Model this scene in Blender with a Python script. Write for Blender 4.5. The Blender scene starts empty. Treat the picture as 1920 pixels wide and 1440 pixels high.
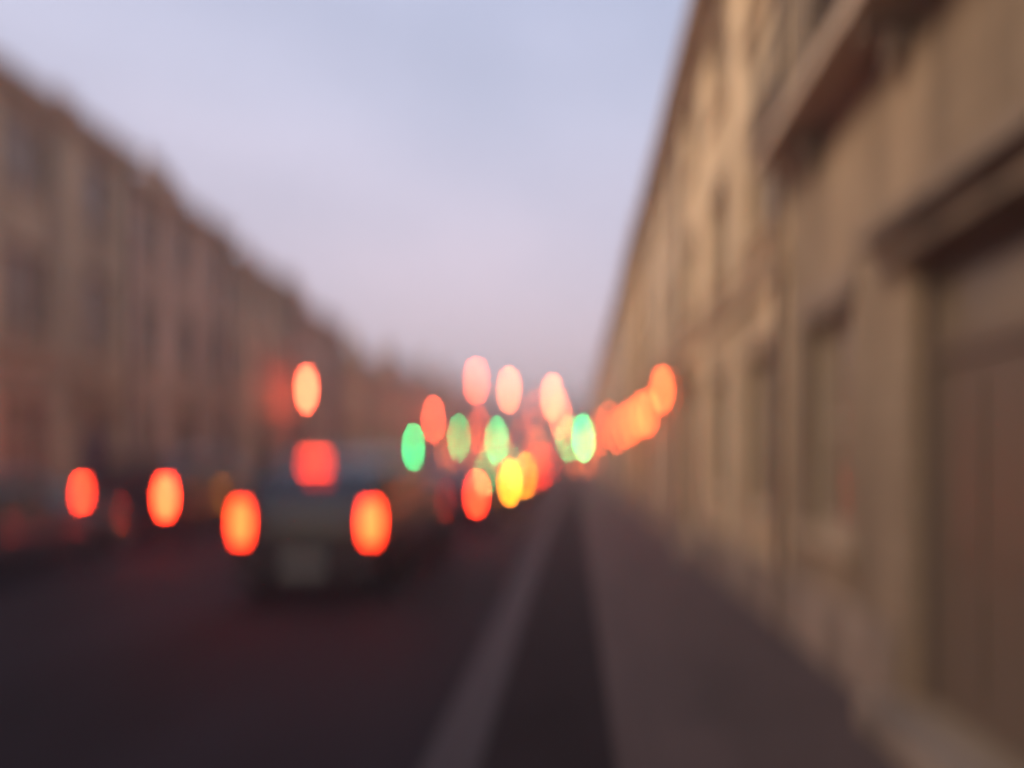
import bpy, bmesh, math, random
from mathutils import Vector, Matrix
R = math.radians
random.seed(7)
sc = bpy.context.scene
C = sc.collection

# ---------------------------------------------------------------- camera
EYE = 1.65
cd = bpy.data.cameras.new('camera')
cam = bpy.data.objects.new('camera', cd); C.objects.link(cam)
cam.location = (0, 0, EYE); cam.rotation_euler = (R(90), 0, 0)
cd.sensor_width = 36; cd.lens = 23.4
cd.shift_x = -0.061; cd.shift_y = 0.0677
cd.clip_start = 0.05; cd.clip_end = 2000
# a wide-open anamorphic lens focused close by: the whole street lies out of focus
cd.dof.use_dof = True
cd.dof.focus_distance = 0.45
cd.dof.aperture_fstop = 0.7
cd.dof.aperture_ratio = 2.0
sc.camera = cam

# ---------------------------------------------------------------- world, sun, exposure
SUN_EL, SUN_AZ = 9, 200         # azimuth measured clockwise from +Y (the way the camera looks)
w = bpy.data.worlds.new("World"); sc.world = w; w.use_nodes = True
nt = w.node_tree; nt.nodes.clear()
out = nt.nodes.new('ShaderNodeOutputWorld'); bg = nt.nodes.new('ShaderNodeBackground')
sky = nt.nodes.new('ShaderNodeTexSky'); sky.sky_type = 'NISHITA'; sky.sun_disc = False
sky.sun_elevation = R(SUN_EL); sky.sun_rotation = R(SUN_AZ)
sky.air_density = 1.0; sky.dust_density = 2.5; sky.ozone_density = 2.0
# thin evening cloud veils the blue: lavender above, pink towards the horizon
geo = nt.nodes.new('ShaderNodeTexCoord'); sep = nt.nodes.new('ShaderNodeSeparateXYZ')
ramp = nt.nodes.new('ShaderNodeValToRGB')
e = ramp.color_ramp.elements
e[0].position = 0.0; e[0].color = (5.4, 4.0, 4.1, 1)
e[1].position = 0.75; e[1].color = (3.7, 4.4, 6.3, 1)
x = e.new(0.25); x.color = (5.8, 5.0, 5.9, 1)
x = e.new(0.45); x.color = (5.1, 5.1, 6.5, 1)
noise = nt.nodes.new('ShaderNodeTexNoise'); noise.inputs['Scale'].default_value = 1.6
noise.inputs['Detail'].default_value = 4
mp = nt.nodes.new('ShaderNodeMapping'); mp.inputs['Scale'].default_value = (1, 1, 3)
mr = nt.nodes.new('ShaderNodeMapRange'); mr.inputs['To Min'].default_value = 0.62; mr.inputs['To Max'].default_value = 0.95
mr.inputs['From Min'].default_value = 0.3; mr.inputs['From Max'].default_value = 0.7
mix = nt.nodes.new('ShaderNodeMix'); mix.data_type = 'RGBA'
L = nt.links.new
L(geo.outputs['Generated'], sep.inputs[0]); L(sep.outputs['Z'], ramp.inputs[0])
L(geo.outputs['Generated'], mp.inputs[0]); L(mp.outputs[0], noise.inputs['Vector'])
L(noise.outputs['Fac'], mr.inputs['Value']); L(mr.outputs[0], mix.inputs[0])
L(sky.outputs[0], mix.inputs['A']); L(ramp.outputs[0], mix.inputs['B'])
L(mix.outputs['Result'], bg.inputs[0]); L(bg.outputs[0], out.inputs[0])
bg.inputs[1].default_value = 0.10

ld = bpy.data.lights.new('sun', 'SUN'); ld.energy = 2.4; ld.angle = R(30); ld.color = (1.0, 0.80, 0.58)
lo = bpy.data.objects.new('sun', ld); C.objects.link(lo)
_el, _az = R(30), R(SUN_AZ + 50)
dv = Vector((math.sin(_az)*math.cos(_el), math.cos(_az)*math.cos(_el), math.sin(_el)))
lo.rotation_euler = dv.to_track_quat('Z', 'Y').to_euler()
sc.view_settings.view_transform = 'Standard'; sc.view_settings.look = 'None'
sc.view_settings.exposure = 0.55; sc.view_settings.gamma = 1

# ---------------------------------------------------------------- materials
def mat(name, col, rough=0.8, metal=0.0, emit=None, es=0.0, var=0.0, scale=3.0, stretch=(1,1,1), bump=0.0, coat=0.0, spec=None,
        brick=None, col2=None):
    m = bpy.data.materials.new(name); m.use_nodes = True
    n = m.node_tree; b = n.nodes['Principled BSDF']; l = n.links.new
    b.inputs['Base Color'].default_value = (*col, 1); b.inputs['Roughness'].default_value = rough
    b.inputs['Metallic'].default_value = metal; b.inputs['Coat Weight'].default_value = coat
    if spec is not None: b.inputs['Specular IOR Level'].default_value = spec
    if emit: b.inputs['Emission Color'].default_value = (*emit, 1); b.inputs['Emission Strength'].default_value = es
    if var or brick or bump:
        tc = n.nodes.new('ShaderNodeTexCoord'); ma = n.nodes.new('ShaderNodeMapping'); l(tc.outputs['Object'], ma.inputs[0])
        ma.inputs['Scale'].default_value = stretch
        no = n.nodes.new('ShaderNodeTexNoise'); no.inputs['Scale'].default_value = scale; no.inputs['Detail'].default_value = 6
        l(ma.outputs[0], no.inputs['Vector'])
        c2 = col2 or tuple(max(0, c*(1-var)) for c in col); c1 = tuple(min(1, c*(1+var*0.6)) for c in col)
        cr = n.nodes.new('ShaderNodeValToRGB'); cr.color_ramp.elements[0].position = .32; cr.color_ramp.elements[1].position = .68
        cr.color_ramp.elements[0].color = (*c2, 1); cr.color_ramp.elements[1].color = (*c1, 1); l(no.outputs['Fac'], cr.inputs[0])
        src = cr.outputs[0]; hsrc = no.outputs['Fac']
        if brick:
            bw, bh, vert, mcol = brick
            mb = n.nodes.new('ShaderNodeMapping'); l(tc.outputs['Object'], mb.inputs[0])
            if vert: mb.inputs['Rotation'].default_value = (R(-90), 0, 0)
            br = n.nodes.new('ShaderNodeTexBrick'); br.inputs['Scale'].default_value = 1
            br.inputs['Brick Width'].default_value = bw; br.inputs['Row Height'].default_value = bh
            br.inputs['Mortar Size'].default_value = 0.008; br.inputs['Mortar'].default_value = (*mcol, 1)
            l(mb.outputs[0], br.inputs['Vector'])
            br.inputs['Color1'].default_value = (1, 1, 1, 1); br.inputs['Color2'].default_value = (.86, .84, .82, 1)
            mx = n.nodes.new('ShaderNodeMix'); mx.data_type = 'RGBA'; mx.blend_type = 'MULTIPLY'; mx.inputs[0].default_value = 1
            l(src, mx.inputs['A']); l(br.outputs['Color'], mx.inputs['B']); src = mx.outputs['Result']
        l(src, b.inputs['Base Color'])
        if bump:
            bp = n.nodes.new('ShaderNodeBump'); bp.inputs['Strength'].default_value = bump; bp.inputs['Distance'].default_value = 0.02
            l(hsrc, bp.inputs['Height']); l(bp.outputs[0], b.inputs['Normal'])
    return m

def stone(name, col): return mat(name, col, .9, var=.42, scale=1.5, stretch=(1, 1, .09), bump=.3, brick=(.62, .3, True, (.62, .6, .56)))
ST = {
 'honey': stone('honey_stone', (.70, .51, .31)), 'buff': stone('buff_stone', (.64, .48, .32)),
 'ochre': stone('ochre_stone', (.66, .44, .23)), 'brown': stone('brown_stone', (.50, .38, .24)),
 'rose': stone('rose_stone', (.54, .37, .26)), 'grey': stone('grey_stone', (.38, .31, .26)),
 'umber': stone('umber_stone', (.33, .235, .15)),
}
TRIM = mat('trim_stone', (.50, .36, .23), .85, var=.25, scale=2, stretch=(1,1,.4))
TRIMD = mat('trim_stone_weathered', (.30, .22, .16), .9, var=.4, scale=2, stretch=(1,1,.4))
SLATE = mat('slate', (.13, .11, .12), .7, var=.3, scale=4, brick=(.3, .22, True, (.5,.5,.5)))
POT = mat('clay_pot', (.36, .18, .10), .9, var=.3)
FRAME = mat('cream_paint', (.44, .34, .24), .5)
GLASS = mat('window_glass', (.26, .19, .13), .3, spec=.5, var=.3, scale=.6)
BLIND = mat('window_blind', (.46, .35, .25), .8)
IRON = mat('black_iron', (.03, .025, .025), .45, metal=.3)
PIPE = mat('pipe_paint', (.16, .11, .08), .5)
SOFFIT = mat('balcony_timber', (.55, .40, .28), .8, var=.2)
ASPH = mat('asphalt', (.017, .013, .016), .85, spec=.2, var=.6, scale=.7, bump=.4, stretch=(1,.25,1))
ASPH2 = mat('footway_asphalt', (.019, .012, .013), .9, spec=.2, var=.3, scale=2.0, bump=.4)
FLAG = mat('flagstone', (.088, .055, .047), .8, var=.3, scale=1.5, bump=.2, brick=(.9, .6, False, (.4, .4, .4)))
KERB = mat('kerb_granite', (.058, .044, .044), .8, var=.3, scale=8)
EARTH = mat('earth', (.07, .06, .055), .95, var=.3)
PAINT = mat('road_paint', (.42, .39, .38), .7, var=.35, scale=9)
RUB = mat('rubber', (.02, .018, .018), .9); RIM = mat('alloy', (.30, .29, .30), .35, metal=.8)
DARKP = mat('dark_plastic', (.025, .022, .025), .5)
CGLASS = mat('car_glass', (.02, .02, .024), .05, spec=.7)
PLATE = mat('number_plate', (.45, .43, .36), .5)
LENS = mat('clear_lens', (.5, .48, .46), .15, spec=.6)
def em(name, col, s): return mat(name, tuple(c*.5 for c in col), .4, emit=col, es=s)
TAIL_HOT = em('tail_lamp_lit', (1, .03, .006), 22); TAIL_HI = em('high_brake_lamp_lit', (1, .035, .008), 14)
TAIL_FAR = em('tail_lamp_far', (1, .03, .008), 50); AMBER = em('indicator_lit', (1, .26, .01), 70)
TAIL_OFF = mat('tail_lamp_off', (.16, .012, .01), .2, spec=.6)
HEAD = em('headlamp_lit', (1, .62, .34), 22)
SODIUM = em('sodium_lamp', (1, .10, .04), 60); SODIUM_HOT = em('sodium_lamp_bright', (1, .17, .06), 110)
LANT = em('lantern_glass_lit', (1, .09, .02), 34)
SG = em('signal_green', (.015, 1, .30), 85); SR = em('signal_red', (1, .05, .02), 40); SA = em('signal_amber', (1, .35, .02), 40)
SOFF = mat('signal_lens_off', (.05, .04, .03), .3)

# ---------------------------------------------------------------- mesh helpers
def box(bm, x0, x1, y0, y1, z0, z1):
    v = [bm.verts.new((x, y, z)) for x in (x0, x1) for y in (y0, y1) for z in (z0, z1)]
    for f in ((0,1,3,2), (4,6,7,5), (0,4,5,1), (2,3,7,6), (0,2,6,4), (1,5,7,3)): bm.faces.new([v[i] for i in f])
def quad(bm, pts): return bm.faces.new([bm.verts.new(p) for p in pts])
def lathe(bm, prof, cx=0, cy=0, n=12, cap=True, axis='Z', cz=0):
    rings = []
    for r, z in prof:
        ring = []
        for k in range(n):
            a = 2*math.pi*k/n; p, q = r*math.cos(a), r*math.sin(a)
            co = (cx+p, cy+q, cz+z) if axis == 'Z' else ((cx+z, cy+p, cz+q) if axis == 'X' else (cx+p, cy+z, cz+q))
            ring.append(bm.verts.new(co))
        rings.append(ring)
    for a, b in zip(rings, rings[1:]):
        for k in range(n): bm.faces.new((a[k], a[(k+1) % n], b[(k+1) % n], b[k]))
    if cap: bm.faces.new(rings[0][::-1]); bm.faces.new(rings[-1])
def tube(bm, p, q, r, n=8):
    p, q = Vector(p), Vector(q); d = (q-p).normalized(); u = d.orthogonal().normalized(); v = d.cross(u)
    A = []
    for c in (p, q): A.append([bm.verts.new(c + u*r*math.cos(2*math.pi*k/n) + v*r*math.sin(2*math.pi*k/n)) for k in range(n)])
    for k in range(n): bm.faces.new((A[0][k], A[0][(k+1) % n], A[1][(k+1) % n], A[1][k]))
    bm.faces.new(A[0][::-1]); bm.faces.new(A[1])
def mesh(name, bm, m, smooth=False, bevel=0):
    bmesh.ops.recalc_face_normals(bm, faces=bm.faces)
    if bevel: bmesh.ops.bevel(bm, geom=list(bm.edges), offset=bevel, segments=2, affect='EDGES', clamp_overlap=True)
    me = bpy.data.meshes.new(name); bm.to_mesh(me); bm.free(); me.materials.append(m)
    for p in me.polygons: p.use_smooth = smooth
    return me
def link(name, data, parent=None, loc=(0,0,0), rz=0):
    o = bpy.data.objects.new(name, data); C.objects.link(o); o.parent = parent
    o.location = loc; o.rotation_euler = (0, 0, rz); return o
def part(name, bm, m, parent, smooth=False, bevel=0): return link(name, mesh(name, bm, m, smooth, bevel), parent)
def tag(o, label, cat, group=None):
    o['label'] = label; o['category'] = cat
    if group: o['group'] = group
    return o
def thing(name, label, cat, loc=(0,0,0), rz=0, group=None): return tag(link(name, None, None, loc, rz), label, cat, group)
def struct(name, bm, m, kind='structure'):
    o = link(name, mesh(name, bm, m)); o['kind'] = kind; return o
def copy_tree(o, parent=None, swap={}):
    c = o.copy(); C.objects.link(c); c.parent = parent
    for ch in list(o.children):
        d = copy_tree(ch, c, swap)
        if ch.type == 'MESH' and ch.data.name in swap: d.data = swap[ch.data.name]
    return c

# ---------------------------------------------------------------- ground, road, footways
RK, LK = -0.80, -9.30         # kerb lines; the road lies between them
LW, RW = -10.7, 2.0           # facade lines
b = bmesh.new(); box(b, -190, 190, -60, 300, -.5, -.12); struct('ground', b, EARTH)
b = bmesh.new(); n = 60
prev = None
for i in range(n+1):
    y = -50 + i*(165/n)
    row = [b.verts.new((x, y, -.116 + .05*(1 - ((x-(RK+LK)/2)/((RK-LK)/2))**2))) for x in (LK, LK+2, LK+4.25, LK+6.5, RK)]
    if prev:
        for k in range(4): b.faces.new((prev[k], prev[k+1], row[k+1], row[k]))
    prev = row
struct('road', b, ASPH)
def kerbs(x0, x1):
    b = bmesh.new(); y = -50
    while y < 114:
        box(b, x0, x1, y+.006, y+.914, -.2, .012); y += .92
    o = struct('kerb', b, KERB); return o
kerbs(RK, RK+.30); kerbs(LK-.18, LK)
b = bmesh.new(); box(b, RK+.30, .22, -50, 114, -.2, .004); struct('footway', b, ASPH2)
b = bmesh.new(); box(b, .22, 2.3, -50, 114, -.2, .008); struct('footway', b, FLAG)
b = bmesh.new(); box(b, -11.0, LK-.18, -50, 114, -.2, .006); struct('footway', b, FLAG)
b = bmesh.new()
y = 10.0
while y < 110:
    xc = -4.95; z = -.116+.05+.004
    quad(b, [(xc-.06, y, z), (xc+.06, y, z), (xc+.06, y+2, z), (xc-.06, y+2, z)]); y += 6
struct('road_marking', b, PAINT)

# ---------------------------------------------------------------- houses
cache = {}
def win_meshes(w, h, style):
    k = (round(w, 2), round(h, 2), style)
    if k in cache: return cache[k]
    b = bmesh.new(); t = .06
    box(b, -w/2, -w/2+t, .12, .20, 0, h); box(b, w/2-t, w/2, .12, .20, 0, h)
    box(b, -w/2+t, w/2-t, .12, .20, h-t, h); box(b, -w/2+t, w/2-t, .12, .20, 0, t+.02)
    box(b, -w/2+t, w/2-t, .125, .195, h*.5-.03, h*.5+.03)
    nb = 2 if w > .9 else 1
    for i in range(1, nb+1):
        x = -w/2 + w*i/(nb+1)
        box(b, x-.012, x+.012, .14, .18, t+.02, h*.5-.03); box(b, x-.012, x+.012, .14, .18, h*.5+.03, h-t)
    fr = mesh('window', b, FRAME)
    b = bmesh.new(); box(b, -w/2+t, w/2-t, .157, .163, t+.02, h-t); pn = mesh('pane', b, GLASS)
    b = bmesh.new(); box(b, -w/2-.08, w/2+.08, -.09, .12, -.10, -.002); sl = mesh('sill', b, TRIM, bevel=.008)
    b = bmesh.new(); bh = h*(.35 + .4*((style*37) % 10)/10); 
    box(b, -w/2+t+.01, w/2-t-.01, .24, .26, h-t-bh, h-t); bl = mesh('blind', b, BLIND)
    cache[k] = (fr, pn, sl, bl); return cache[k]

ADDED_GLOW = em('added_window_glow', (1, .16, .03), 9)  # added glow: far ground-floor panes emit orange to thicken the lights there
def added_glow_pane(w, h):
    b = bmesh.new(); box(b, -w/2+.06, w/2-.06, .157, .163, .08, h-.06); return mesh('pane', b, ADDED_GLOW)
def house(label, W, H, st, loc, rz, storeys=3, bays=3, door=(.1,.06,.05), shop=False, pitched=True, chim=(.5,), group=None,
          balcony=False, name='terraced_house', D=8, seed=0, lit=False):  # lit: ground-floor panes get the added glow
    rnd = random.Random(seed*13+5)
    t = thing(name, label, 'house', loc, rz, group)
    g = 3.95 if balcony else 3.5
    trim = TRIMD if st == 'umber' else TRIM
    fl = [0, g] + [g + (H-.35-g)*i/(storeys-1) for i in range(1, storeys)] if storeys > 1 else [0, H]
    ops = []                                              # openings u0,u1,z0,z1,kind
    bw = W/bays; ww = min(1.15, bw*.52)
    db = rnd.randrange(bays)
    for s in range(storeys):
        for i in range(bays):
            c = bw*(i+.5)
            if s == 0:
                if i == db: ops.append((c-.55, c+.55, .16, 2.75, 'door'))
                else:
                    w2 = min(bw*.66, 1.7) if shop else ww
                    ops.append((c-w2/2, c+w2/2, .75 if shop else 1.0, 2.75, 'win'))
            else:
                z0 = fl[s] + (.45 if s == 1 else .7); z1 = min(fl[s+1]-.45, z0 + (1.95 if s == 1 else 1.35))
                ops.append((c-ww/2, c+ww/2, z0, z1, 'win'))
    us = sorted({0, W} | {round(o[k], 4) for o in ops for k in (0, 1)}); zs = sorted({0, H} | {round(o[k], 4) for o in ops for k in (2, 3)})
    b = bmesh.new(); V = {}
    def v(u, z):
        if (u, z) not in V: V[(u, z)] = b.verts.new((u, 0, z))
        return V[(u, z)]
    for u0, u1 in zip(us, us[1:]):
        for z0, z1 in zip(zs, zs[1:]):
            cu, cz = (u0+u1)/2, (z0+z1)/2
            if any(o[0] < cu < o[1] and o[2] < cz < o[3] for o in ops): continue
            b.faces.new((v(u0,z0), v(u1,z0), v(u1,z1), v(u0,z1)))
    for u0, u1, z0, z1, k in ops:                         # reveals and the room's dark back
        d = .30
        quad(b, [(u0,0,z0),(u0,0,z1),(u0,d,z1),(u0,d,z0)]); quad(b, [(u1,0,z0),(u1,d,z0),(u1,d,z1),(u1,0,z1)])
        quad(b, [(u0,0,z1),(u1,0,z1),(u1,d,z1),(u0,d,z1)]); quad(b, [(u0,0,z0),(u0,d,z0),(u1,d,z0),(u1,0,z0)])
        quad(b, [(u0,d,z0),(u0,d,z1),(u1,d,z1),(u1,d,z0)])
    e_ = .004
    quad(b, [(e_,0,0),(e_,D,0),(e_,D,H),(e_,0,H)]); quad(b, [(W-e_,0,0),(W-e_,0,H),(W-e_,D,H),(W-e_,D,0)])
    quad(b, [(0,D,0),(W,D,0),(W,D,H),(0,D,H)])
    me = bpy.data.meshes.new('wall'); b.to_mesh(me); b.free(); me.materials.append(ST[st]); wall = link('wall', me, t)
    # plinth, string course, cornice
    segs = [0] + [x for o in ops if o[4] == 'door' for x in (o[0]-.12, o[1]+.12)] + [W]
    for i in range(0, len(segs), 2):
        b = bmesh.new(); box(b, segs[i], segs[i+1]-.002, -.06, -.001, .006, .55); part('plinth', b, TRIMD, t)
    if storeys > 1 and not balcony:
        b = bmesh.new(); box(b, 0, W-.003, -.10, -.001, g-.12, g+.10); box(b, .001, W-.004, -.14, -.001, g+.101, g+.15); part('string_course', b, trim, t)
    b = bmesh.new()
    box(b, 0, W-.003, -.10, -.001, H-.52, H-.38); box(b, .001, W-.004, -.30, -.001, H-.379, H-.25); box(b, 0, W-.003, -.36, -.001, H-.249, H-.18)
    box(b, 0, W-.003, -.05, .28, H-.179, H+.02 if pitched else H+.25)
    part('cornice', b, trim, t)
    b = bmesh.new(); rh = 1.6 if pitched else .5
    y0, y1 = .3, D-.1
    q = [(0.01,y0,H+.0),(W-.01,y0,H+.0),(W-.01,D/2,H+rh),(0.01,D/2,H+rh),(0.01,y1,H),(W-.01,y1,H)]
    if pitched: q[0] = (0.01,y0,H+.03); q[1] = (W-.01,y0,H+.03)
    vs = [b.verts.new(p) for p in q]
    b.faces.new((vs[0],vs[1],vs[2],vs[3])); b.faces.new((vs[3],vs[2],vs[5],vs[4])); b.faces.new((vs[0],vs[3],vs[4])); b.faces.new((vs[1],vs[5],vs[2]))
    roof = part('roof', b, SLATE, t)
    for cu in chim:
        b = bmesh.new(); cw = .45
        X = cu*W; X = min(max(X, .5), W-.5)
        box(b, X-cw, X+cw, 1.6, 2.3, H+.1, H+rh*.4+.75); box(b, X-cw-.06, X+cw+.06, 1.54, 2.36, H+rh*.4+.751, H+rh*.4+.87)
        ch = part('chimney', b, ST[st], roof)
        b = bmesh.new()
        for k in (-.28, 0, .28): lathe(b, [(.11,0),(.09,.35),(.12,.36),(.12,.42)], X+k, 1.95, 8, cz=H+rh*.4+.871)
        part('chimney_pots', b, POT, roof, smooth=False)
    for u0, u1, z0, z1, k in ops:
        c = (u0+u1)/2
        if k == 'win':
            fr, pn, sl, bl = win_meshes(u1-u0, z1-z0, rnd.randrange(4))
            o = link('window', fr, t, (c, 0, z0)); link('pane', pn if not (lit and z0 < 1.5) else added_glow_pane(u1-u0, z1-z0), o); link('sill', sl, o)
            if rnd.random() < .6 and not (lit and z0 < 1.5): link('blind', bl, o)
            if not (balcony and z0 > 3):
                b = bmesh.new(); box(b, u0-.1, u1+.1, -.035, -.001, z1+.02, z1+.22); part('lintel', b, trim, t, bevel=.006)
        else:
            dm = mat('door_paint', door, .4)
            b = bmesh.new(); box(b, u0+.06, u1-.06, .14, .19, z0+.02, 2.2)
            for px0, px1 in ((u0+.14, c-.04), (c+.04, u1-.14)):
                for pz0, pz1 in ((.35, .95), (1.08, 2.05)): box(b, px0, px1, .125, .139, pz0, pz1)
            dd = part('door', b, dm, t)
            b = bmesh.new(); lathe(b, [(.02,-.07),(.035,-.04),(.03,-.001)], u1-.17, .139, 8, axis='Y', cz=1.02); part('handle', b, RIM, dd)
            b = bmesh.new(); box(b, u0, u0+.058, .1, .2, z0, z1); box(b, u1-.058, u1, .1, .2, z0, z1)
            box(b, u0+.06, u1-.06, .1, .2, 2.205, 2.27); box(b, u0+.06, u1-.06, .1, .2, z1-.06, z1); part('door_frame', b, PIPE if st == 'umber' else FRAME, dd)
            b = bmesh.new(); box(b, u0+.06, u1-.06, .15, .158, 2.272, z1-.062); part('fanlight', b, GLASS, dd)
            b = bmesh.new(); box(b, u0-.1, u1+.1, -.30, .29, .01, .155); part('doorstep', b, TRIMD, t, bevel=.01)
            b = bmesh.new(); box(b, u0-.22, u1+.22, -.12, -.001, z1+.05, z1+.19); box(b, u0-.28, u1+.28, -.24, -.001, z1+.191, z1+.26); part('door_hood', b, trim, t)
    b = bmesh.new(); tube(b, (W-.12, -.07, .1), (W-.12, -.07, H-.55), .045, 8)
    for z in (1.2, 3.2, 5.2): lathe(b, [(.06,0),(.06,.05)], W-.12, -.07, 8, cz=z)
    part('drainpipe', b, PIPE, t)
    if balcony:
        z = 4.35
        b = bmesh.new(); box(b, .02, W-.02, -.38, -.002, z-.10, z+.02); part('balcony', b, SOFFIT, t); bal = t.children[-1]
        bal = [c for c in t.children if c.name.startswith('balcony')][0]
        b = bmesh.new(); u = .06
        while u < W-.05:
            tube(b, (u, -.35, z+.02), (u, -.35, z+.85), .008, 5); u += .13
        tube(b, (.03, -.35, z+.87), (W-.03, -.35, z+.87), .02); tube(b, (.03, -.35, z+.08), (W-.03, -.35, z+.08), .012)
        part('railing', b, IRON, bal)
        for u in [W*(i+.5)/5 for i in range(5)]:
            b = bmesh.new(); box(b, u-.05, u+.05, -.30, -.002, z-.2, z-.102); box(b, u-.048, u+.048, -.15, -.002, z-.36, z-.201); part('bracket', b, TRIMD, bal)
    return t

ORD = ['first','second','third','fourth','fifth','sixth','seventh','eighth','ninth','tenth','eleventh','twelfth','thirteenth','fourteenth','fifteenth','sixteenth']
GR, GL = 'terraced houses along the right-hand pavement', 'terraced houses along the left-hand pavement'
right = [(-8, -1.2, 8.2, 'brown', {}), (-1.2, 6.2, 8.25, 'umber', dict(balcony=True, bays=4)), (6.2, 12.4, 8.3, 'honey', {}), (12.4, 18.2, 8.25, 'buff', {}),
         (18.2, 24.6, 8.4, 'ochre', {}), (24.6, 31, 8.2, 'buff', {}), (31, 38, 8.3, 'rose', {}), (38, 45, 8.2, 'honey', {}), (45, 53, 8.4, 'brown', {}),
         (53, 61, 8.2, 'buff', {}), (61, 70, 8.3, 'ochre', {}), (70, 80, 8.2, 'grey', {}), (80, 91, 8.4, 'brown', {})]
rl = ['brown stone house with parapet, beside and behind the camera on the right',
      'dark brown stone house with long first-floor balcony, nearest on the right pavement',
      'bright honey stone house just past the balcony on the right',
      'buff stone house between the bright honey house and an ochre house on the right',
      'ochre stone house, fourth along the right pavement from the balcony house']
doors = [(.05,.03,.03), (.15,.105,.075), (.12,.02,.02), (.02,.06,.04), (.08,.07,.06), (.04,.03,.06)]
for i, (y0, y1, H, st, kw) in enumerate(right):
    lab = rl[i] if i < len(rl) else '%s stone house, %s along the right-hand terrace from the balcony house' % (st, ORD[i-1])
    house(lab, y1-y0, H, st, (RW, y1, 0), R(-90), pitched=False, chim=(), group=GR, door=doors[i % 6], seed=i, shop=(i % 3 == 0), lit=i > 8, **kw)
left = [(-4, 4, 9.5, 'brown'), (4, 10, 9.3, 'umber'), (10, 16, 9.0, 'brown'), (16, 20.6, 8.6, 'rose'), (20.6, 25.2, 8.15, 'brown'), (25.2, 30.5, 7.6, 'rose'),
        (30.5, 37, 6.4, 'ochre'), (37, 45, 6.5, 'ochre'), (45, 54, 7.0, 'brown'), (54, 64, 7.6, 'buff'), (64, 75, 8.2, 'grey'), (75, 90, 8.2, 'brown')]
ll = ['tall brown stone house at the left edge, furthest back beside the camera',
      'tallest umber stone house with chimney at the left edge of the street',
      'tall brown stone house, next along from the umber house on the left']
for i, (y0, y1, H, st) in enumerate(left):
    lab = ll[i] if i < len(ll) else {6:'first low ochre stone house where the left roofline drops', 7:'second low ochre stone house past the drop in the left roofline'}.get(
        i, '%s stone house with chimneys, %s along the left-hand terrace' % (st, ORD[i]))
    house(lab, y1-y0, H, st, (LW, y0, 0), R(90), pitched=True, chim=(.12, .9) if i % 2 else (.08,), group=GL, door=doors[(i*2+1) % 6], seed=40+i, shop=(i % 4 == 1 or i > 8), lit=i > 8)
for i, (x0, x1, H, st) in enumerate([(-26, -15, 9.0, 'grey'), (-15, -5, 10.2, 'grey'), (-5, 4, 9.4, 'brown'), (4, 16, 10.4, 'grey')]):
    house(['grey stone house closing the far end behind the left terrace', 'tall grey stone house facing down the street at its far end',
           'brown stone house at the far end, between the two grey ones', 'grey stone house at the far end behind the right terrace'][i],
          x1-x0, H, st, (x0, 118, 0), 0, group='houses closing the far end of the street', seed=80+i, chim=(.1, .8), lit=True, shop=True)

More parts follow.
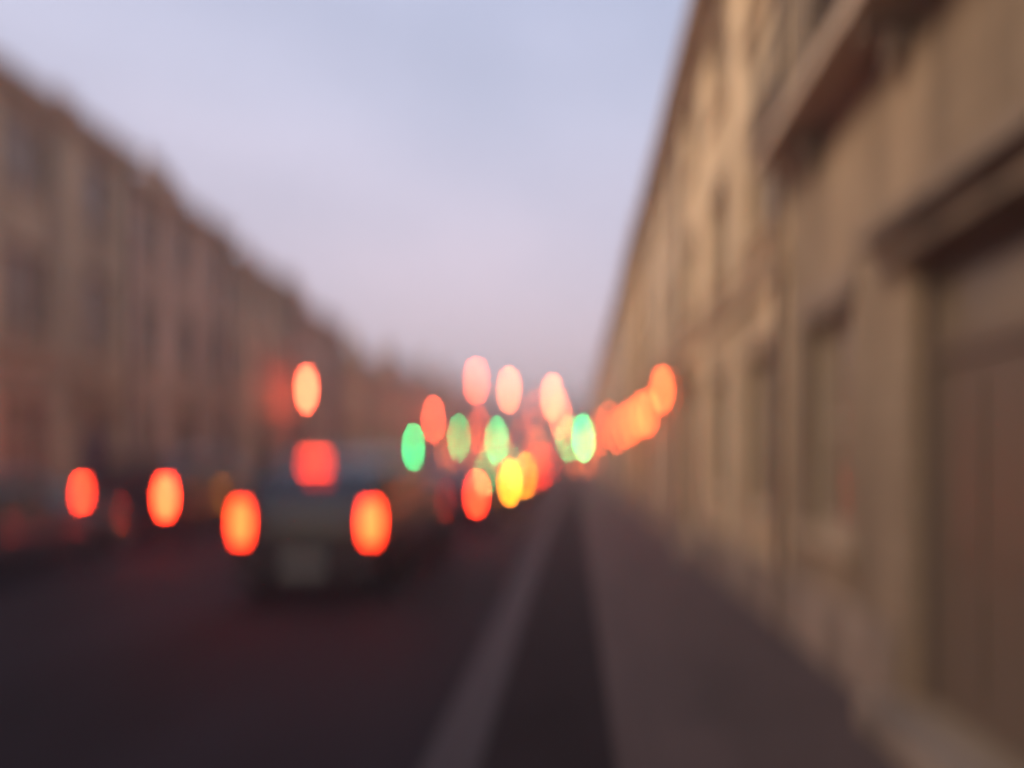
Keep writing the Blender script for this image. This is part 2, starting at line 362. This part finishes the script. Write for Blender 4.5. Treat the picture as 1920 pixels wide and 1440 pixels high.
# ---------------------------------------------------------------- cars
def loft(stations, nsub=1):
    b = bmesh.new(); rows = []
    for y, half in stations:
        row = [b.verts.new((-x, y, z)) for x, z in half[::-1] if x > 0] 
        row = [b.verts.new((x, y, z)) for x, z in half] + [b.verts.new((-x, y, z)) for x, z in half[::-1] if x > 1e-6] if False else row + []
        rows.append((y, half))
    b.free(); b = bmesh.new(); rr = []
    for y, half in rows:
        pts = [(x, z) for x, z in half] + [(-x, z) for x, z in half[::-1] if x > 1e-6]
        rr.append([b.verts.new((x, y, z)) for x, z in pts])
    for p, q in zip(rr, rr[1:]):
        n = len(p)
        for k in range(n): b.faces.new((p[k], p[(k+1) % n], q[(k+1) % n], q[k]))
    b.faces.new(rr[0]); b.faces.new(rr[-1][::-1])
    return b
def make_car(label, paint, kind='hatch', lit=None, group='cars in the street', head=False):
    """Car heading +Y; origin on the ground below its middle."""
    S = kind == 'suv'
    Lh, W2, belt, roof, gc = (2.25, .92, 1.12, 1.70, .26) if S else (2.05, .87, .95, 1.44, .2)
    t = thing('car', label, 'car', group=group)
    # stations: y, sill half width, belt z, top z, top half width
    hood = belt - .02
    st = [(-Lh, .70*W2, belt-.18, belt-.12, .62*W2), (-Lh+.06, .93*W2, belt-.04, belt+.02, .80*W2), (-Lh+.16, .97*W2, belt, belt+.20 if kind != 'saloon' else belt+.03, .80*W2),
          (-Lh+.42, W2, belt, roof-.10, .76*W2), (-Lh+.85, W2, belt, roof, .77*W2), (-.3, W2, belt, roof+.02, .78*W2), (.35, W2, belt, roof-.03, .77*W2),
          (.75, W2, belt, roof-.22, .76*W2), (1.12, W2, belt-.02, hood+.04, .80*W2), (1.6, .98*W2, belt-.06, hood-.04, .78*W2),
          (Lh-.12, .93*W2, belt-.18, hood-.16, .74*W2), (Lh, .78*W2, belt-.36, hood-.34, .62*W2)]
    if kind == 'saloon':
        st[2] = (-Lh+.2, .97*W2, belt, belt+.06, .80*W2); st[3] = (-Lh+.5, W2, belt, belt+.09, .80*W2); st[4] = (-Lh+1.0, W2, belt, roof-.06, .74*W2)
    S2 = []
    for y, wx, bz, tz, tw in st:
        S2.append((y, [(0, gc), (wx*.86, gc), (wx*.98, gc+.14), (wx, gc+.38), (wx*.99, bz-.12), (wx*.955, bz), (tw, tz-.05), (tw*.86, tz), (0, tz+.02)]))
    body = part('body', loft(S2), paint, t, smooth=True)
    m = body.modifiers.new('s', 'SUBSURF'); m.levels = 1; m.render_levels = 2
    def P(y, k):                                            # surface point of the lofted shape
        for (a, pa), (c, pc) in zip(S2, S2[1:]):
            if a <= y <= c:
                f = (y-a)/(c-a); return Vector((pa[k][0]*(1-f)+pc[k][0]*f, y, pa[k][1]*(1-f)+pc[k][1]*f))
    y0, y1 = (-Lh+.5, .78) if kind != 'saloon' else (-Lh+1.0, .78)
    for s in (-1, 1):                                       # side windows, two a side
        for a, c in ((y0, -.42), (-.34, y1)):
            b = bmesh.new(); N = 4; top = []; bot = []
            for i in range(N+1):
                y = a + (c-a)*i/N; lo_, hi_ = P(y, 5), P(y, 6)
                A = lo_.lerp(hi_, .12); B = lo_.lerp(hi_, .86)
                for vv, L_ in ((A, bot), (B, top)): L_.append(b.verts.new(((vv.x+.022)*s, vv.y, vv.z)))
            for i in range(N): b.faces.new((bot[i], bot[i+1], top[i+1], top[i]))
            part('side_window', b, CGLASS, t)
    # rear screen and windscreen, just proud of the surface
    ra, rb = (-Lh+.13, -Lh+.43) if kind != 'saloon' else (-Lh+.47, -Lh+1.0)
    pa, pb = P(ra, 7), P(rb, 7)
    b = bmesh.new(); quad(b, [(-pa.x*.98, pa.y-.035, pa.z+.0), (pa.x*.98, pa.y-.035, pa.z), (pb.x*.95, pb.y-.04, pb.z-.02), (-pb.x*.95, pb.y-.04, pb.z-.02)])
    part('rear_window', b, CGLASS, t)
    pa, pb = P(1.08, 7), P(.42, 7)
    b = bmesh.new(); quad(b, [(-pa.x, pa.y+.03, pa.z+.03), (pa.x, pa.y+.03, pa.z+.03), (pb.x*.96, pb.y+.05, pb.z-.0), (-pb.x*.96, pb.y+.05, pb.z-.0)])
    part('windscreen', b, CGLASS, t)
    tm = {None: TAIL_OFF, 'hot': TAIL_HOT, 'far': TAIL_FAR, 'amber': AMBER}[lit]
    zt = belt-.06
    for s in (-1, 1):
        b = bmesh.new(); x0, x1 = sorted((s*W2*.70, s*W2*.93))
        box(b, x0, x1, -Lh-.02, -Lh+.14, zt-.16 if not S else zt-.26, zt); part('tail_light', b, tm, t, bevel=.02)
        b = bmesh.new(); x0, x1 = sorted((s*W2*.52, s*W2*.80))
        box(b, x0, x1, Lh-.2, Lh+.0, hood-.38, hood-.24); part('headlight', b, HEAD if head else LENS, t, bevel=.02)
    if lit == 'hot':
        b = bmesh.new(); box(b, -.17, .17, -Lh+.27, -Lh+.34, roof-.10, roof-.065); part('brake_light', b, TAIL_HI, t)
    b = bmesh.new(); box(b, -.92*W2, .92*W2, -Lh-.05, -Lh+.25, gc+.06, gc+.30); part('bumper', b, DARKP, t, bevel=.04)
    b = bmesh.new(); box(b, -.88*W2, .88*W2, Lh-.25, Lh+.05, gc+.02, gc+.24); part('bumper', b, DARKP, t, bevel=.04)
    b = bmesh.new(); box(b, -.26, .26, -Lh-.065, -Lh-.051, gc+.36 if False else gc+.14, gc+.25); part('number_plate', b, PLATE, t)
    wr = .36 if S else .32
    for s in (-1, 1):
        for y in (-Lh+.85, Lh-.85):
            b = bmesh.new(); lathe(b, [(wr*.62, -.11), (wr*.94, -.11), (wr, -.08), (wr, .08), (wr*.94, .11), (wr*.62, .11)], s*(W2-.10), y, 24, axis='X', cz=wr)
            wh = part('wheel', b, RUB, t, smooth=False)
            b = bmesh.new(); lathe(b, [(wr*.60, .0), (wr*.60, .02)], s*(W2-.10)+s*.10-.01, y, 16, axis='X', cz=wr)
            part('rim', b, RIM, wh)
            b = bmesh.new()
            lathe(b, [(wr+.07, 0), (wr+.07, .012)], s*(W2-.012)-.006, y, 24, axis='X', cz=wr+.02); part('wheel_arch', b, DARKP, t)
    for s in (-1, 1):
        b = bmesh.new(); x0, x1 = sorted((s*W2*.96, s*(W2+.17))); box(b, x0, x1, .68, .80, belt+.02, belt+.17); part('wing_mirror', b, DARKP, t, bevel=.03)
    return t
def paint(n, c): return mat(n, c, .28, metal=.2, coat=.6)
P_BLK = paint('black_paint', (.02,.02,.024)); P_GRY = paint('grey_paint', (.07,.07,.08)); P_SIL = paint('silver_paint', (.25,.25,.27))
P_BLU = paint('navy_paint', (.02,.03,.07)); P_RED = paint('maroon_paint', (.12,.015,.015)); P_GRN = paint('green_paint', (.02,.05,.035)); P_WHT = paint('white_paint', (.35,.34,.34))
def place(t, x, y, rz=0, dz=-.085): t.location = (x, y, dz); t.rotation_euler = (0, 0, rz); return t
GC = 'cars driving away up the near lane'
place(make_car('nearest car in the lane, dark and tall, tail lights and high brake light glowing red', P_BLK, 'suv', 'hot', GC), -3.12, 7.7+2.25)
queue = [(14.8, -2.9, 'hatch', P_RED, 'far', 'maroon hatchback with red tail lights lit, second behind the dark sport utility car'),
         (21.0, -2.75, 'saloon', P_GRY, 'amber', 'grey saloon with amber lights flashing in the middle of the queue'),
         (28.0, -2.8, 'hatch', P_BLU, 'amber', 'navy hatchback with amber lights, ahead of the grey saloon'),
         (35.5, -2.9, 'suv', P_SIL, 'far', 'silver tall car with red lights, fourth ahead of the nearest car'),
         (43.0, -3.0, 'hatch', P_BLK, 'far', 'black hatchback with red lights waiting before the signals'),
         (50.5, -3.0, 'saloon', P_WHT, 'far', 'white saloon with red lights at the head of the queue by the signals'),
         (66.0, -3.0, 'hatch', P_GRY, 'far', 'small grey hatchback far off beyond the signals, red lights on')]
for y, x, k, p, l_, lab in queue: place(make_car(lab, p, k, l_, GC), x, y+2.1)
for y, k, p, lab in [(34, 'saloon', P_GRN, 'green saloon coming towards the camera with warm headlights'),
                     (47, 'hatch', P_SIL, 'silver hatchback coming down the far lane with warm headlights'),
                     (72, 'hatch', P_BLU, 'navy hatchback furthest off in the oncoming lane, headlights on')]:
    place(make_car(lab, p, k, None, 'cars coming down the far lane', head=True), -6.0, y, R(180))
for i, (y, k, p, lab) in enumerate([(9.2, 'hatch', P_GRY, 'grey hatchback parked at the left kerb, left edge of the photo'), (14.4, 'suv', P_BLK, 'black tall car by the left kerb, added red tail light glow, beside the nearest car'),
     (19.8, 'saloon', P_BLU, 'navy saloon parked at the left kerb, unlit'), (25.2, 'hatch', P_GRN, 'green hatchback parked at the left kerb, unlit'),
     (30.6, 'hatch', P_BLK, 'small black hatchback parked at the left kerb below the low ochre house'), (36.2, 'saloon', P_GRY, 'grey saloon parked at the left kerb, second last of the parked row'),
     (42, 'suv', P_RED, 'maroon tall car at the far end of the row parked on the left')]):
    place(make_car(lab, p, k, 'far' if i == 1 else None, 'cars standing along the left kerb'), -8.25, y)  # second car in the row: tail lamps switched on to add red here

# ---------------------------------------------------------------- street lights
def lamp_post(label, x, y, h, arm=0, hot=False, group='street lamps on posts'):
    t = thing('street_lamp', label, 'street lamp', (x, y, 0), 0, group)
    b = bmesh.new(); lathe(b, [(.14, 0), (.14, .1), (.10, .16), (.09, .9), (.055, 1.0), (.042, h-.45), (.07, h-.42), (.07, h-.38)], 0, 0, 12); part('post', b, IRON, t)
    if arm:
        b = bmesh.new(); pts = [(0,0,h-.4), (arm*.25,0,h+.1), (arm*.7,0,h+.28), (arm,0,h+.25)]
        for p, q in zip(pts, pts[1:]): tube(b, p, q, .03)
        part('arm', b, IRON, t)
        b = bmesh.new(); lathe(b, [(.05,.12), (.16,.05), (.24,-.02), (.24,-.05)], arm, 0, 14, cz=h+.2); part('lamp_shade', b, IRON, t)
        b = bmesh.new(); lathe(b, [(.22,0), (.20,-.09), (.10,-.17), (.02,-.19)], arm, 0, 14, cz=h+.148); part('lamp_glass', b, SODIUM_HOT if hot else SODIUM, t, True)
    else:
        b = bmesh.new(); lathe(b, [(.10,0), (.17,.36)], 0, 0, 6, cz=h-.37); part('lamp_glass', b, SODIUM_HOT if hot else SODIUM, t)
        b = bmesh.new(); lathe(b, [(.21,0), (.20,.04), (.08,.18), (.05,.24), (.015,.36)], 0, 0, 6, cz=h-.008); part('lamp_cap', b, IRON, t)
        b = bmesh.new()
        for k in range(6):
            a = 2*math.pi*k/6; tube(b, (.108*math.cos(a), .108*math.sin(a), h-.37), (.18*math.cos(a), .18*math.sin(a), h-.01), .010, 5)
        part('lantern_frame', b, IRON, t)
    return t
GLP = 'lantern posts along the left pavement'
lamp_post('lit orange lantern on an iron post by the left pavement, nearest of its row', -9.75, 24.2, 4.15, group=GLP)
lamp_post('lit orange lantern on an iron post outside the brown house past the low ochre houses', -9.75, 46, 4.15, group=GLP)
lamp_post('small lit orange lantern on an iron post, furthest along the left pavement', -9.75, 68, 4.15, group=GLP)
GRP = 'tall arm lamps on the right kerb'
lamp_post('tall bright street lamp with its arm over the road, nearest on the right kerb', -.35, 44, 5.3, -1.1, True, GRP)
lamp_post('tall street lamp with curved arm, second on the right kerb', -.35, 66, 5.3, -1.1, True, GRP)
lamp_post('tall street lamp with curved arm, furthest on the right kerb', -.35, 88, 5.3, -1.1, False, GRP)

def hanging(label, y, z, x=-4.9, hot=False):
    t = thing('hanging_lamp', label, 'street lamp', (x, y, z), 0, 'lamps hung on wires across the street')
    b = bmesh.new(); lathe(b, [(.04,.3), (.06,.12), (.16,.08), (.28,0), (.28,-.04)], 0, 0, 14); part('lamp_shade', b, IRON, t)
    b = bmesh.new(); lathe(b, [(.25,0), (.22,-.10), (.12,-.18), (.02,-.2)], 0, 0, 14, cz=-.042); part('lamp_glass', b, SODIUM_HOT if hot else SODIUM, t, True)
    b = bmesh.new(); prev = None
    for i in range(17):
        xx = LW-x + (RW-LW)*i/16; 
        f = (xx)/(RW-x) if xx > 0 else (xx)/(LW-x)
        p = (xx, 0, .3 + .55*abs(f)**1.2)
        if prev: tube(b, prev, p, .008, 5)
        prev = p
    part('wire', b, IRON, t)
hanging('bright lamp hung on a wire over mid road, nearest of those wires', 50, 6.55, hot=True)
hanging('lamp hung on a wire over mid road, second of those wires', 38, 5.9, -5.6)
hanging('small far lamp hung on a wire over mid road near the street end', 82, 6.8)

# wall lanterns on the right facade
wl = []
def wall_lantern(): 
    t = thing('wall_lantern', '', 'wall lamp', group='small wall lanterns on the right facades')
    b = bmesh.new(); box(b, -.03, 0, -.06, .06, -.15, .15); tube(b, (-.02,0,.05), (-.24,0,.16), .014); tube(b, (-.24,0,.16), (-.24,0,.06), .012); part('bracket', b, IRON, t)
    b = bmesh.new(); lathe(b, [(.10,0), (.09,.04), (.02,.1)], -.24, 0, 8, cz=.0); part('lamp_cap', b, IRON, t)
    b = bmesh.new(); lathe(b, [(.05,-.17), (.085,-.002)], -.24, 0, 8); part('lamp_glass', b, LANT, t)
    return t
proto = wall_lantern()
dl = [(13.3, 1.25), (15.9, .95), (17.8, 1.0), (20.4, .95), (23.6, .95), (27.6, .9), (34, 1.5), (41, 1.3), (50, 1.6), (58, 1.4)]
for i, (y, dz) in enumerate(dl):
    o = proto if i == 0 else copy_tree(proto)
    o.location = (RW-.002, y, EYE+dz+.1)
    o['label'] = 'small lit orange lantern on the right-hand wall, %s of the row from the camera' % ORD[i]

# ---------------------------------------------------------------- traffic signals
def signal(label, x, y, h, lit, rz=0, extra=None):
    t = thing('traffic_light', label, 'traffic light', (x, y, 0), rz, 'traffic lights where the queue waits')
    b = bmesh.new(); lathe(b, [(.08,0), (.08,.2), (.055,.22), (.055,h+.45)], 0, 0, 12); part('pole', b, IRON, t)
    b = bmesh.new(); box(b, -.15, .15, -.26, -.06, h-.45, h+.45); part('signal_head', b, DARKP, t, bevel=.02); hd = [c for c in t.children if c.name.startswith('signal_head')][0]
    b = bmesh.new(); box(b, -.24, .24, -.056, -.05, h-.55, h+.55); part('backboard', b, DARKP, t)
    for k, (nm, mm) in enumerate((('green', SG), ('amber', SA), ('red', SR))):
        z = h-.29+.29*k
        b = bmesh.new(); lathe(b, [(.10,0), (.09,-.02), (.03,-.035)], 0, -.262, 14, axis='Y', cz=z); part('lens', b, mm if nm in lit else SOFF, hd, True)
        b = bmesh.new(); n = 8
        for i in range(n):
            a0, a1 = math.pi*i/n, math.pi*(i+1)/n
            box_pts = [(.12*math.cos(a0), -.262, z+.12*math.sin(a0)), (.12*math.cos(a1), -.262, z+.12*math.sin(a1)), (.12*math.cos(a1), -.42, z+.12*math.sin(a1)), (.12*math.cos(a0), -.42, z+.12*math.sin(a0))]
            quad(b, box_pts)
        part('hood', b, DARKP, hd)
signal('green traffic light on a pole by the left kerb', -9.5, 55, 3.2, ('green',))
signal('green traffic light on the island pole in mid road', -5.0, 43, 2.75, ('green',))
signal('green traffic light on a pole by the right kerb', -.55, 53, 3.1, ('green',))
signal('green traffic light near the right wall, nearest of all the signals', .45, 34, 2.7, ('green',))
signal('low green crossing light by the left kerb, nearer than the others', -9.6, 40, 2.3, ('green',))
signal('red traffic light by the left side of the road beyond the island', -4.9, 62, 3.0, ('red',))

# ---------------------------------------------------------------- haze
b = bmesh.new(); box(b, -195, 195, -65, 305, -1.5, 14.5)
hz = link('haze', mesh('haze', b, mat('haze_air', (1,1,1)))); hz['kind'] = 'stuff'
hm = hz.data.materials[0].node_tree; hm.nodes.clear()
o_ = hm.nodes.new('ShaderNodeOutputMaterial'); pv = hm.nodes.new('ShaderNodeVolumePrincipled')
pv.inputs['Color'].default_value = (.9, .86, .9, 1); pv.inputs['Density'].default_value = 0.007; pv.inputs['Anisotropy'].default_value = .3
hm.links.new(pv.outputs[0], o_.inputs['Volume'])
